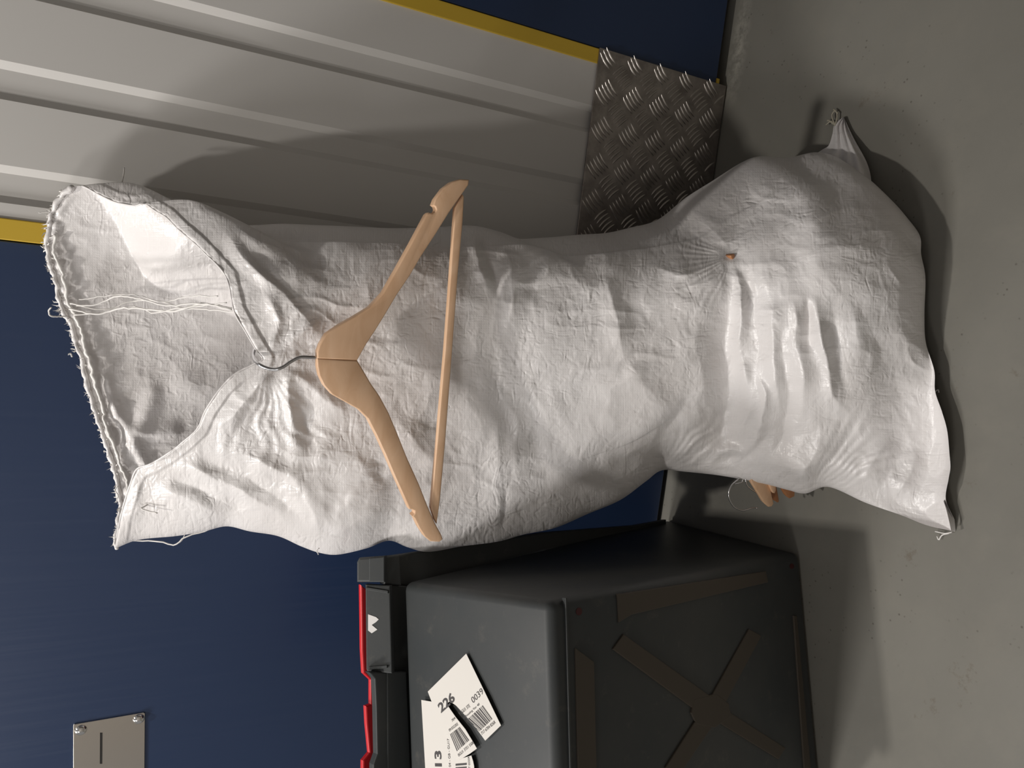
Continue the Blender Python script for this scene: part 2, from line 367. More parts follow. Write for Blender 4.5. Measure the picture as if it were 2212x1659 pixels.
_lat = RNG.random((512, 512))
def vnoise(x, y, wl, seed=0):
    x = x/wl+seed*17.31; y = y/wl+seed*9.73
    i = np.floor(x).astype(int); j = np.floor(y).astype(int); u = x-i; v = y-j
    u = u*u*u*(u*(u*6-15)+10); v = v*v*v*(v*(v*6-15)+10)
    g = lambda a, b: _lat[a % 512, b % 512]
    return (g(i, j)*(1-u)*(1-v)+g(i+1, j)*u*(1-v)+g(i, j+1)*(1-u)*v+g(i+1, j+1)*u*v)*2-1
def seg_dist(x, y, pts):
    """distance to polyline, signed side, and position 0..1 along it"""
    best = np.full(x.shape, 1e9); side = np.zeros(x.shape); pos = np.zeros(x.shape)
    pts = np.asarray(pts, float); ln = np.hypot(*np.diff(pts, axis=0).T); tot = ln.sum(); acc = 0
    for i in range(len(pts)-1):
        ax_, ay_ = pts[i]; dx, dy = pts[i+1]-pts[i]; l2 = dx*dx+dy*dy
        t = np.clip(((x-ax_)*dx+(y-ay_)*dy)/l2, 0, 1); d = np.hypot(x-ax_-t*dx, y-ay_-t*dy)
        s = np.sign(dx*(y-ay_)-dy*(x-ax_)); mk = d < best
        best[mk] = d[mk]; side[mk] = s[mk]; pos[mk] = (acc+t*ln[i])[mk]/tot; acc += ln[i]
    return best, side, pos
# folds seen on the sack: (kind, points, width, height mm); R ridge, V valley, S step (left side of the line raised)
FOLDS = [
 ('R', [(1470, 432), (1530, 490), (1580, 552)], 26, 9), ('R', [(1582, 556), (1500, 590), (1420, 600)], 34, 7), ('R', [(1582, 556), (1520, 650), (1500, 720)], 30, 5),
 ('R', [(1580, 556), (1598, 620), (1603, 760), (1620, 880), (1604, 960)], 17, 13), ('V', [(1582, 570), (1632, 640), (1640, 760), (1636, 800)], 24, 11),
 ('V', [(1572, 590), (1570, 700), (1572, 840), (1560, 940), (1500, 985), (1432, 1016)], 30, 15),
 ('R', [(1640, 800), (1650, 850), (1645, 920), (1620, 990)], 12, 8), ('R', [(1672, 630), (1670, 720), (1678, 800), (1672, 900)], 14, 8), ('V', [(1690, 700), (1700, 830), (1690, 950), (1650, 1020)], 16, 8),
 ('R', [(1706, 640), (1722, 720), (1735, 800), (1730, 900)], 15, 6), ('V', [(1740, 640), (1748, 720), (1752, 760)], 10, 7), ('R', [(1757, 640), (1778, 740), (1800, 850), (1835, 892)], 16, 10), ('V', [(1790, 640), (1810, 730), (1830, 860)], 18, 6),
 ('R', [(1720, 1050), (1760, 980), (1800, 900)], 26, 8), ('V', [(1745, 1060), (1800, 990), (1850, 900)], 16, 5), ('R', [(1440, 1004), (1490, 960), (1535, 930)], 13, 6), ('R', [(1480, 1006), (1520, 975), (1560, 955)], 10, 6), ('R', [(1520, 1010), (1560, 985), (1600, 960)], 10, 6),
 ('V', [(1590, 1015), (1640, 960), (1680, 920)], 10, 5), ('R', [(1860, 1040), (1900, 990), (1930, 930)], 18, 5), ('V', [(1890, 1060), (1930, 1010), (1965, 950)], 12, 5), ('R', [(1930, 1070), (1965, 1020), (1990, 960)], 14, 5), ('V', [(1965, 1090), (1995, 1040), (2010, 980)], 10, 4), ('R', [(1990, 1100), (2020, 1050), (2040, 1020)], 12, 5),
 ('R', [(1835, 640), (1850, 720), (1870, 790)], 20, 4), ('V', [(1880, 700), (1920, 800), (1960, 900)], 40, 6), ('R', [(1700, 560), (1800, 540), (1900, 520)], 60, 6), ('R', [(1600, 390), (1700, 420), (1820, 430)], 50, 5), ('V', [(1760, 370), (1850, 400), (1930, 470)], 40, 6),
 ('R', [(1300, 595), (1318, 640), (1335, 710), (1352, 790)], 22, 10), ('V', [(1365, 560), (1385, 650), (1420, 740)], 40, 4), ('V', [(1110, 620), (1180, 622), (1270, 615)], 30, 4), ('R', [(1060, 500), (1100, 560), (1112, 640), (1090, 740)], 26, 7), ('R', [(1012, 500), (1040, 560), (1046, 640)], 14, 6), ('V', [(1030, 500), (1068, 580), (1072, 650)], 10, 5),
 ('R', [(960, 520), (985, 600), (1000, 680)], 20, 4), ('R', [(1270, 520), (1310, 560), (1300, 600)], 30, 5),
 ('R', [(470, 492), (560, 590), (640, 670), (700, 745)], 18, 8), ('V', [(500, 500), (590, 600), (680, 700)], 14, 5), ('R', [(500, 490), (560, 520), (632, 552)], 14, 6), ('V', [(540, 540), (600, 560), (640, 560)], 14, 5),
 ('R', [(580, 790), (600, 690), (560, 620)], 14, 7), ('R', [(585, 790), (640, 730), (690, 700)], 18, 7), ('V', [(600, 780), (640, 760), (690, 745)], 12, 5),
 ('R', [(590, 800), (618, 820), (632, 900), (640, 1000)], 15, 9), ('V', [(600, 830), (580, 880), (500, 930)], 24, 7), ('V', [(650, 880), (668, 930), (672, 980)], 18, 8), ('R', [(600, 795), (660, 830), (700, 870), (760, 900)], 16, 6), ('R', [(585, 800), (540, 860), (470, 930)], 16, 8),
 ('R', [(370, 985), (450, 1030), (520, 1060), (600, 1110), (650, 1175)], 17, 9), ('V', [(430, 985), (520, 1020), (590, 1070), (650, 1130)], 20, 8), ('R', [(470, 960), (560, 990), (620, 1030), (680, 1110), (700, 1185)], 18, 10), ('V', [(560, 1010), (640, 1060), (690, 1130)], 12, 7),
 ('R', [(330, 1050), (420, 1090), (500, 1130)], 22, 8), ('V', [(340, 1020), (430, 1060), (520, 1110), (570, 1140)], 16, 8), ('R', [(290, 1040), (300, 1100), (280, 1150)], 14, 5), ('R', [(640, 990), (700, 970), (760, 980), (820, 1030)], 26, 6), ('V', [(690, 1010), (720, 1050), (760, 1090)], 30, 5),
 ('R', [(690, 1190), (780, 1120), (860, 1080)], 40, 6), ('V', [(790, 1180), (850, 1150), (910, 1130)], 26, 7), ('V', [(800, 990), (830, 1000), (810, 1040)], 16, 5), ('R', [(860, 900), (900, 960), (960, 1040)], 34, 6), ('V', [(850, 840), (880, 900), (960, 940)], 26, 5),
 ('R', [(1065, 880), (1080, 1000), (1075, 1150)], 24, 5), ('V', [(1095, 1040), (1090, 1100), (1085, 1160)], 12, 5), ('R', [(1110, 870), (1115, 1000), (1130, 1100)], 20, 4), ('R', [(1180, 800), (1210, 900), (1260, 1000), (1260, 1090)], 40, 5), ('V', [(1150, 900), (1165, 1000), (1190, 1100)], 22, 3),
 ('R', [(1345, 760), (1400, 840), (1460, 900)], 50, 7), ('R', [(1330, 1000), (1390, 960), (1480, 940)], 40, 5), ('V', [(1290, 1060), (1330, 1020), (1390, 1010)], 20, 4), ('R', [(1500, 700), (1510, 800), (1525, 880)], 34, 8),
]
def fold_field(x, y):
    d = np.zeros(x.shape)
    wx_ = x+vnoise(x, y, 60, 5)*7; wy_ = y+vnoise(x, y, 60, 6)*7
    for kind_, pts, wd, h in FOLDS:
        ps = np.array(pts, float); lo = ps.min(0)-3.2*wd; hi = ps.max(0)+3.2*wd
        mk = (x > lo[0]) & (x < hi[0]) & (y > lo[1]) & (y < hi[1])
        if not mk.any(): continue
        di, sd, po = seg_dist(wx_[mk], wy_[mk], ps)
        taper = np.clip(np.minimum(po, 1-po)*3.2+0.08, 0, 1); taper = taper*taper*(3-2*taper); wd = wd*1.1*(0.7+0.6*po)
        g = 0.65*np.exp(-(di/wd)**2)+0.35*np.exp(-di/(wd*0.55))
        d[mk] += (h if kind_ == 'R' else -h*0.8)*0.00072*g*taper*(1+0.35*vnoise(x[mk], y[mk], 45, 11))
    # pleats fanning out of the hole and out of the pinched left side
    for (ox, oy, lo_, hi_, nf, reach, h) in ((1582, 556, 1.7, 3.9, 15, 110, 0.7), (1425, 1020, -1.25, 0.35, 9, 240, 0.7), (575, 790, 0.6, 2.2, 8, 230, 0.9), (1745, 1075, -1.3, -0.2, 8, 200, 0.8)):
        r = np.hypot(x-ox, y-oy); th_ = np.arctan2(y-oy, x-ox); th_ = np.where((lo_ > 1) & (th_ < 0), th_+2*np.pi, th_); q = (th_-lo_)/(hi_-lo_)
        win = np.clip(np.minimum(q, 1-q)*6, 0, 1)*np.exp(-(r/reach)**2)*np.clip(r/25, 0, 1)
        d += h*0.001*win*np.sin(q*nf*2*np.pi+vnoise(x, y, 50, 12)*3.2)*np.clip(0.5+r/reach, 0, 1.2)
    return d
def crumple(x, y):
    """small creases all over, drawn by ridged noise"""
    wx_ = x+vnoise(x, y, 90, 1)*26; wy_ = y+vnoise(x, y, 90, 2)*26
    d = vnoise(x, y, 150, 3)*3.0+vnoise(x, y, 75, 4)*0.9
    d += (1-2*np.abs(vnoise(wx_*0.6, wy_*1.15, 46, 7)))*0.9
    d += (1-2*np.abs(vnoise(wx_, wy_*0.7, 24, 8)))*0.34
    d += vnoise(wx_, wy_, 11, 9)*0.10
    return d*0.001
def bulges(x, y):
    g = lambda cx_, cy_, sx, sy, h: h*np.exp(-((x-cx_)/sx)**2-((y-cy_)/sy)**2)
    return (g(1300, 820, 230, 200, .016)+g(1800, 780, 150, 240, .012)-g(1580, 820, 60, 220, .018)+g(760, 1080, 120, 90, .012)
            + g(1720, 1030, 70, 60, .010)-g(1110, 560, 120, 60, .004)+g(900, 620, 160, 120, .006))
NA, NW = 330, 620
def closed_profile(a, ap=0.5, e=2.7):
    u = np.where(a < ap, 0.5*a/ap, 0.5+0.5*(a-ap)/(1-ap)); return np.clip(1-np.abs(2*u-1)**e, 0, 1)**0.6
PEAK = [(450, .5), (800, .31), (1300, .26), (1500, .34), (1700, .42), (1900, .42), (2060, .5)]
def sack_front(fx, fy, a, w, Rx, Lx):
    yr = key(Rx[:, 0], YR)[:, None]; yl = key(Lx[:, 0], YL)[:, None]
    ye = yr*(1-a)+yl*a; pf = closed_profile(a, ksm(fx, PEAK), 2.05)
    y = ye+(ksm(fx, YF)-ye)*pf
    env = np.clip(np.minimum(a, 1-a)*14, 0, 1)*np.clip((1-w)*22, 0, 1)
    y = y-(fold_field(fx, fy)+crumple(fx, fy)+bulges(fx, fy))*env
    dl, _, _ = seg_dist(fx, fy, Lip); y = y-0.0022*np.clip((25-dl)/4, 0, 1)*np.clip(dl/3, 0, 1)
    yb = on_floor(fx[-1], fy[-1], 0.004+0.026*np.clip(np.minimum(a[-1], 1-a[-1])*8, 0, 1))[:, 1][None]
    w0 = 0.925; k = np.sqrt(np.clip(1-((np.clip(w, w0, 1)-w0)/(1-w0))**2, 0, 1))
    y = yb*(1-k)+y*k
    lim = on_floor(fx, fy, 0.004)[..., 1]
    return np.where(fx > 1300, np.minimum(y, lim), y)
CREASE = [(160, 405), (200, 412), (245, 470), (262, 505), (290, 560), (315, 600), (345, 622), (400, 640), (450, 655), (520, 690)]
def sack_back(fx, fy, a, w, Rx, Lx):
    yr = key(Rx[:, 0], YR)[:, None]; yl = key(Lx[:, 0], YL)[:, None]
    ye = yr*(1-a)+yl*a; pf = closed_profile(a)
    y = ye+(ksm(fx, YB)-ye)*pf
    # the side panel turning forward inside the mouth
    di, sd, po = seg_dist(fx, fy, CREASE)
    inside = (sd < 0) & (fx < 620)
    y = y-np.where(inside, np.clip(di*0.00055*1.3, 0, 0.11), 0)*np.clip((fx-150)/60, 0, 1)*pf
    env = np.clip(np.minimum(a, 1-a)*14, 0, 1)
    y = y-(crumple(fx+700, fy+300)*0.8-0.002)*env
    di, sd, po = seg_dist(fx, fy, Rim); y = y-0.003*np.exp(-((di-16)/9)**2)*(1+vnoise(fx, fy, 14, 3))*env   # stitched hem
    for pts, wd, h in (([(250, 880), (290, 960), (310, 1000)], 12, 5), ([(330, 850), (300, 930)], 20, 5), ([(400, 820), (440, 850), (500, 830)], 30, 5), ([(270, 980), (300, 940), (370, 930)], 20, 6), ([(230, 820), (250, 900)], 9, 4)):
        di, sd, po = seg_dist(fx, fy, pts); y = y-h*0.001*np.exp(-(di/wd)**2)
    lim = on_floor(fx, fy, 0.003)[..., 1]
    return np.where(fx > 900, np.minimum(y, lim), y)

def grid_mesh(name, grids, flips):
    V = []; Fc = []; U = []; off = 0
    for (G, UVg), fl_ in zip(grids, flips):
        h, w_ = G.shape[:2]; idx = np.arange(h*w_).reshape(h, w_)+off; off += h*w_
        V.append(G.reshape(-1, 3)); U.append(UVg.reshape(-1, 2))
        q = np.stack([idx[:-1, :-1], idx[:-1, 1:], idx[1:, 1:], idx[1:, :-1]], -1).reshape(-1, 4)
        Fc.append(q[:, ::-1] if fl_ else q)
    V = np.concatenate(V); Fc = np.concatenate(Fc); U = np.concatenate(U)
    me = bpy.data.meshes.new(name); me.vertices.add(len(V)); me.vertices.foreach_set('co', V.ravel())
    me.loops.add(Fc.size); me.loops.foreach_set('vertex_index', Fc.ravel().astype(np.int32))
    me.polygons.add(len(Fc)); me.polygons.foreach_set('loop_start', np.arange(0, Fc.size, 4, dtype=np.int32))
    uvl = me.uv_layers.new(name='UVMap'); uvl.data.foreach_set('uv', U[Fc.ravel()].ravel())
    me.update(calc_edges=True); me.validate(); me.polygons.foreach_set('use_smooth', [True]*len(me.polygons))
    return me
fx, fy, a, w, Rx, Lx = coons(Lip, Bt, Rt, Lf, NA, NW)
yf = sack_front(fx, fy, a, w, Rx, Lx); GF = on_y(fx, fy, yf)
bx_, by_, ba, bw, bRx, bLx = coons(Rim, Bt, Rt, Lf, 220, 380)
yb_ = sack_back(bx_, by_, ba, bw, bRx, bLx)
# the back never comes in front of the front panel
GB = on_y(bx_, by_, yb_)
UVS = 0.00055
sack = empty('woven_sack'); tag(sack, 'tall stuffed white woven plastic sack leaning on the wall, mouth open', 'sack')
body = link('sack_body', grid_mesh('sack_body', [(GF, np.stack([fy, fx], -1)*UVS), (GB, np.stack([by_+400, bx_+90], -1)*UVS)], [True, False]), MAT['sack'], sack)

def front_y(px, py):
    """depth of the sack front at a photo pixel"""
    d = (fx-px)**2+(fy-py)**2; i = np.unravel_index(np.argmin(d), d.shape); return yf[i]

# ------------------------------------------------------------------ sack corner, hem and threads
ear_a = [(1735, 350), (1775, 324), (1790, 314), (1798, 290), (1803, 268), (1823, 252)]
ear_b = [(1862, 425), (1878, 406), (1882, 388), (1872, 350), (1845, 300), (1823, 253)]
EA, EB = resample(ear_a, 40), resample(ear_b, 40); s = np.linspace(0, 1, 26)[None, :, None]
ES = EA[:, None]*(1-s)+EB[:, None]*s; tt = np.linspace(0, 1, 40)[:, None]; ss = s[..., 0]
yfl = on_floor(ES[..., 0], ES[..., 1], 0.003)[..., 1]
ridge = 0.046*(1-tt)**1.3*np.sin(np.pi*np.clip(ss*0.9+0.05, 0, 1))**0.5+0.006*(1-tt*0.8)*np.sin(np.pi*ss)**0.7+0.006*(1-tt)*np.sin(ss*9+tt*3)+0.003*np.sin(ss*23+tt*6)*(0.3+tt)
EP = on_y(ES[..., 0], ES[..., 1], np.minimum(yfl-np.clip(ridge, 0, 1), yfl))
EPb = on_y(ES[..., 0], ES[..., 1], yfl)
link('sack_corner', grid_mesh('sack_corner', [(EP, ES[..., ::-1]*UVS), (EPb, ES[..., ::-1]*UVS)], [False, True]), MAT['sack'], sack)

def px_tube(name, pts, yd, r, mat, parent, n=24, jit=0.0, sides=6):
    S = spline(np.array(pts, float), n)
    if jit: S = S+RNG.normal(0, jit, S.shape)
    y = np.interp(np.linspace(0, 1, n), np.linspace(0, 1, len(yd)), yd)
    return tube(name, on_y(S[:, 0], S[:, 1], y), r, mat, parent, sides)
# rolled, frayed hem along the back rim
RS = resample(Rim, 150)
iy = [yb_[np.unravel_index(np.argmin((bx_-p[0])**2+(by_-p[1])**2), bx_.shape)] for p in RS]
HP = on_y(RS[:, 0]+2, RS[:, 1], np.array(iy)-0.002)
HP = HP+np.stack([vnoise(np.arange(150)*9., np.zeros(150), 20, k+1) for k in range(3)], -1)*0.0016
tube('rim_hem', HP, 0.0030+0.0014*vnoise(np.arange(150)*9., np.zeros(150), 13, 4), MAT['sack'], sack, 8)
RI = RS+np.stack([np.full(150, 20.0), np.zeros(150)], -1); RI = RI[22:140]
iy2 = [yb_[np.unravel_index(np.argmin((bx_-p[0])**2+(by_-p[1])**2), bx_.shape)] for p in RI]
HP2 = on_y(RI[:, 0]+vnoise(RI[:, 1], RI[:, 1], 12, 2)*4, RI[:, 1], np.array(iy2)-0.004)
tube('inner_hem', HP2, 0.0018+0.0012*np.abs(vnoise(RI[:, 1], RI[:, 0], 9, 4)), MAT['thread'], sack, 6)
# front lip hem
LS = resample(Lip, 200)[4:-4]
ly = np.array([yf[np.unravel_index(np.argmin((fx-p[0])**2+(fy-p[1])**2), fx.shape)] for p in LS])
tube('lip_hem', on_y(LS[:, 0], LS[:, 1], ly), 0.0011+0.0004*vnoise(np.arange(len(LS))*7., np.zeros(len(LS)), 15, 2), MAT['sack'], sack, 8)
# fringe of tiny cut ends
fv = []; ff = []
for q in range(260):
    i = int(RNG.integers(2, 148)); p = HP[i]; sgn = 1 if RNG.random() < 0.75 else -1
    d = np.array([RNG.normal(0, .5), RNG.normal(-.3, .3), RNG.normal(.8, .5)*sgn]); d /= np.linalg.norm(d); ln = RNG.uniform(.003, .009); wv = nrm(np.cross(d, [0.2, 1, 0.1]))*0.0007
    k = len(fv); e = p+d*ln*0.6+RNG.normal(0, .001, 3); e2 = p+d*ln+RNG.normal(0, .002, 3)
    fv += [p-wv, p+wv, e+wv, e-wv, e2]; ff += [(k, k+1, k+2, k+3), (k+3, k+2, k+4)]
o = link('frayed_fringe', mesh(fv, ff), MAT['thread'], sack); o['kind'] = 'stuff'
th = MAT['thread']
strands = [([(150, 655), (200, 660), (255, 640), (300, 645), (360, 660), (430, 655), (500, 668)], .0011), ([(150, 668), (210, 678), (262, 665), (320, 668), (380, 672), (440, 655), (520, 672)], .0013),
           ([(165, 660), (230, 668), (280, 652), (340, 650), (400, 666), (450, 668), (515, 676)], .0009), ([(160, 680), (220, 676), (290, 662), (330, 676), (372, 668), (440, 660), (490, 655)], .0009), ([(170, 648), (225, 640), (290, 636), (350, 652), (410, 640), (470, 640)], .0008)]
for pts, r in strands: px_tube('loose_thread', pts, [-.045, -.06, -.10, -.15, -.20], r, th, sack, 40, 0.7)
for pts, yd, r in [
    ([(148, 683), (128, 684), (110, 682), (105, 672), (111, 664)], [-.04, -.05], .0010), ([(156, 770), (152, 764), (148, 765)], [-.04, -.04], .0010),
    ([(268, 362), (266, 385), (263, 400), (275, 422), (288, 443)], [-.03, -.06, -.09], .0009), ([(110, 455), (98, 458), (84, 460)], [-.03, -.03], .0006),
    ([(262, 1168), (310, 1168), (345, 1170), (378, 1177), (400, 1160), (440, 1148), (462, 1138)], [-.05, -.08, -.09], .0010), ([(378, 1177), (392, 1168), (399, 1155)], [-.08, -.08], .0007),
    ([(318, 1052), (333, 1066), (322, 1088), (305, 1098), (325, 1105), (340, 1108)], [-.11, -.13], .0010), ([(690, 1184), (684, 1190), (688, 1198)], [-.19, -.19], .0006), ([(255, 1050), (248, 1058), (255, 1070), (250, 1085)], [-.05, -.05], .0008), ([(300, 1020), (318, 1012), (345, 1003)], [-.12, -.14], .0009)]:
    px_tube('loose_thread', pts, yd, r, th, sack, 20, 0.4)
# twine tuft at the bottom corners
for pts in ([(1803, 272), (1808, 255), (1807, 242), (1800, 236)], [(1803, 270), (1795, 262), (1784, 270)], [(1803, 268), (1797, 250), (1803, 240), (1810, 245)], [(1800, 268), (1790, 260), (1787, 262)]):
    S = spline(np.array(pts, float), 14); tube('tuft_thread', on_floor(S[:, 0], S[:, 1], 0.008), 0.0012, MAT['dull_thread'], sack, 5)
for pts in ([(2056, 1150), (2040, 1152), (2020, 1148)], [(2050, 1152), (2035, 1156), (2028, 1166), (2024, 1158)], [(2020, 846), (2026, 842), (2028, 848)]):
    S = spline(np.array(pts, float), 12); tube('tuft_thread', on_floor(S[:, 0], S[:, 1], 0.006), 0.0009, th, sack, 5)
# little folded flap at the bottom corner
fp = on_floor([2040, 2048, 2062, 2064, 2056], [1080, 1094, 1122, 1146, 1148], 0.010); fp2 = on_floor([2038, 2044, 2050, 2055, 2052], [1082, 1100, 1125, 1148, 1150], 0.024)
link('corner_flap', mesh(list(fp)+list(fp2), [(0, 1, 6, 5), (1, 2, 7, 6), (2, 3, 8, 7), (3, 4, 9, 8)]), MAT['sack'], sack, True)

# ------------------------------------------------------------------ wooden hanger hooked on the sack
hang = empty('wooden_hanger'); tag(hang, 'pale wooden coat hanger with trouser bar hooked on the sack mouth', 'hanger')
def hang_y(px): return -0.278-(px-690)*0.000055
armR = [(686, 774.9), (686, 760), (691, 745), (705, 722), (734, 702), (766, 684), (799, 664), (828, 633), (860, 577), (889, 525), (922, 463), (927, 459), (934, 461), (940, 459), (943, 453), (941, 447), (936, 443), (941, 430), (958, 407), (976, 393), (994, 387), (1014, 388), (1012, 400), (998, 420), (969, 461), (940, 508), (911, 552), (886, 595), (857, 638), (831, 682), (813, 711), (792, 743), (772, 778.4)]
armL = [(686, 775), (772, 778.5), (785, 800), (801, 828), (820, 855), (840, 892), (860, 940), (880, 990), (905, 1045), (925, 1096), (940, 1130), (954, 1156), (957, 1165), (950, 1171), (930, 1170), (918, 1160), (905, 1140), (896, 1121), (891, 1115), (896, 1110), (896, 1104), (891, 1101), (885, 1101), (872, 1072), (853, 1030), (833, 983), (814, 942), (795, 905), (775, 885), (745, 868), (718, 853), (700, 833), (690, 812), (686, 792)]
def px_prism(name, pts, yfun, thick, mat, parent, bevel=0.0016):
    p = np.array(pts, float); Q = on_y(p[:, 0], p[:, 1], yfun(p[:, 0])); return prism(name, Q, (0, thick, -0.0), mat, parent, bevel, 3, True)
px_prism('arm', armR, hang_y, 0.0125, MAT['wood'], hang); px_prism('arm', armL, hang_y, 0.0125, MAT['wood'], hang)
bar = [(983, 449), (1000, 420), (1003, 425), (1000, 480), (989, 600), (978, 750), (962, 960), (951, 1080), (944, 1132), (938, 1122), (931, 1098), (944, 960), (962, 750), (973, 600), (981, 480)]
px_prism('trouser_bar', bar, lambda x: hang_y(x)+0.003, 0.008, MAT['wood'], hang, 0.0015)
hk = spline([(700, 773), (672, 772), (648, 772), (629, 781), (611, 793), (593, 798), (571, 793), (553, 782), (547, 770), (549, 757), (556, 750)], 70)
hy = np.interp(np.linspace(0, 1, 70), [0, .45, .65, .8, 1], [-.272, -.272, -.262, -.228, -.195])
tube('hook', on_y(hk[:, 0], hk[:, 1], hy), 0.0020, MAT['wire'], hang, 12)

# hanger ends poking out of the sack, left side and through a small hole
def peg(name, pts, y0, thick, mat, label, group=None):
    p = np.array(pts, float); o = prism(name, on_y(p[:, 0], p[:, 1], np.full(len(p), y0)), (0.004, thick, 0), mat, None, 0.002, 2, True); tag(o, label, 'hanger', group); return o
peg('hanger_end', [(1622, 1030), (1626, 1046), (1641, 1070), (1652, 1089), (1660, 1096), (1668, 1095), (1672, 1088), (1668, 1070), (1662, 1040), (1660, 1028)], -.345, 0.011, MAT['wood'], 'longest pale wooden hanger end poking from the torn sack side')
peg('hanger_end', [(1655, 1030), (1662, 1060), (1672, 1082), (1681, 1087), (1684, 1083), (1680, 1060), (1674, 1030)], -.335, 0.010, MAT['wood_dark'], 'reddish wooden hanger end behind the longest pale one')
peg('hanger_end', [(1660, 1030), (1664, 1052), (1670, 1066), (1674, 1067), (1677, 1060), (1677, 1035)], -.350, 0.010, MAT['wood'], 'short pale wooden hanger end between the two longer ones')
peg('hanger_end', [(1684, 1045), (1694, 1063), (1700, 1074), (1706, 1078), (1717, 1073), (1718, 1060), (1712, 1048)], -.36, 0.010, MAT['wood_dark'], 'stubby reddish wooden hanger end beside the sack bulge')
wh = empty('wire_hook'); tag(wh, 'shiny wire hanger hook hanging out of the sack side', 'hook')
S = spline([(1594, 1036), (1588, 1041), (1581, 1048), (1575, 1060), (1574, 1072), (1578, 1084), (1587, 1096), (1600, 1102), (1610, 1102), (1622, 1098), (1634, 1097)], 50)
tube('hook_wire', on_y(S[:, 0], S[:, 1], np.full(50, -.33)), 0.0011, MAT['wire'], wh, 10)
S = spline([(1594, 1034), (1603, 1034), (1603, 1041), (1595, 1044), (1588, 1045)], 24); tube('wire_loop', on_y(S[:, 0], S[:, 1], np.full(24, -.33)), 0.0008, MAT['wire'], wh, 8)
S = spline([(1612, 1032), (1611, 1040), (1615, 1050), (1624, 1058), (1632, 1063)], 24); tube('wire_end', on_y(S[:, 0], S[:, 1], np.full(24, -.335)), 0.0009, MAT['wire'], wh, 8)
c_ = on_y(1634, 1097, -.33); dome('hook_tip', c_+np.array([0, 0.0012, 0]), 0.0018, 0.0028, MAT['wire'], wh)
yh = front_y(1582, 554)
hp = np.array([(1579, 552), (1582, 549), (1586, 548), (1588, 552), (1587, 557), (1583, 560), (1580, 557)], float)
o = prism('hanger_tip', on_y(hp[:, 0], hp[:, 1], np.full(7, yh-0.004)), (0, 0.012, 0), MAT['wood_dark'], None, 0.001, 2, True); tag(o, 'brown wooden hanger tip piercing a small hole in the sack', 'hanger')

# ------------------------------------------------------------------ crate lying on its side
crate = empty('storage_crate'); tag(crate, 'charcoal plastic storage crate with red lid lying on its side by the sack', 'crate')
P0 = on_floor(1728, 1195, 0.001); P1 = on_floor(1770, 1659, 0.001)
ea = nrm(P1-P0); nf = np.array([-ea[1], ea[0], 0.0]); nf = nf if nf[1] < 0 else -nf
LEAN = math.radians(12); eb = math.cos(LEAN)*np.array([0, 0, 1.0])+math.sin(LEAN)*nf
ec = -math.cos(LEAN)*nf+math.sin(LEAN)*np.array([0, 0, 1.0])            # crate axis, base towards mouth
bP = lambda q, off=0.0: on_plane(np.array([p[0] for p in q], float), np.array([p[1] for p in q], float), P0-ec*off, ec)
R0 = on_floor(1440, 1120, 0.003); depth = float(np.dot(R0-P0, ec))
rP = lambda q, off=0.0: on_plane(np.array([p[0] for p in q], float), np.array([p[1] for p in q], float), R0-ec*off, ec)
base_q = bP([(1728, 1195), (1190, 1299), (1206, 1760), (1781, 1780)])
rim_q = np.vstack([rP([(1440, 1122)])[0], rP([(868, 1258)], 0.05)[0], rP([(886, 1800)], 0.05)[0], rP([(1440, 1122)])[0]+ea*0.56])
rim_q[3][2] = 0.004
hull = bmesh.new(); hv = [hull.verts.new(p) for p in base_q]+[hull.verts.new(p) for p in rim_q]
hull.faces.new(hv[0:4]); hull.faces.new(hv[7:3:-1])
for i in range(4): hull.faces.new([hv[i], hv[i+4], hv[(i+1) % 4+4], hv[(i+1) % 4]])
bmesh.ops.recalc_face_normals(hull, faces=hull.faces[:])
bmesh.ops.bevel(hull, geom=hull.edges[:], offset=0.012, segments=4, affect='EDGES', profile=0.5)
me = bpy.data.meshes.new('crate_body'); hull.to_mesh(me); hull.free(); link('crate_body', me, MAT['crate'], crate, True); me.set_sharp_from_angle(angle=math.radians(35))
def cr(name, q, off, dep, mat, bevel=0.0015, parent=crate):
    return prism(name, rP(q, off), ec*dep, mat, parent, bevel, 2)
def cb(name, q, off, mat, bevel=0.001):
    return prism(name, bP(q, off), ec*(off+0.004), mat, crate, bevel, 2)
# rim: tiers, corner block, latch block
cr('rim_flange', [(797, 1452), (810, 1467), (813, 1528), (815, 1629), (807, 1652), (805, 1780), (842, 1780), (836, 1452)], 0.040, 0.012, MAT['crate'])
cr('rim_flange', [(836, 1262), (880, 1266), (888, 1455), (842, 1455)], 0.034, 0.012, MAT['crate'])
cr('rim_flange', [(836, 1450), (878, 1450), (892, 1780), (838, 1780)], 0.042, 0.02, MAT['crate'])
cr('rim_flange', [(836, 1264), (906, 1272), (918, 1780), (836, 1780)], 0.028, 0.016, MAT['crate'])
cr('rim_flange', [(850, 1200), (862, 1198), (1172, 1150), (1374, 1134), (1440, 1122), (1440, 1150), (1174, 1190), (880, 1268), (850, 1264)], 0.026, 0.014, MAT['crate'], 0.003)
A_ = base_q[1]; tn = nrm(np.cross(base_q[2]-A_, rim_q[1]-A_)); tn = tn if tn[2] > 0 else -tn
kn = nrm(tn*0.80-ec*0.60); k0 = rP([(846, 1360)], 0.050)[0]
def kr(name, q, off, dep, mat, bevel=0.0015, parent=crate):
    q = np.array(q, float); return prism(name, on_plane(q[:, 0], q[:, 1], k0+kn*off, kn), -kn*dep, mat, parent, bevel, 2)
blk = kr('latch_block', [(789, 1262), (842, 1265), (847, 1455), (815, 1452), (798, 1460), (791, 1446)], 0.0, 0.012, MAT['crate'])
kr('block_rib', [(797, 1440), (836, 1437), (836, 1443), (797, 1447)], 0.003, 0.004, MAT['crate'], 0.0005, blk)
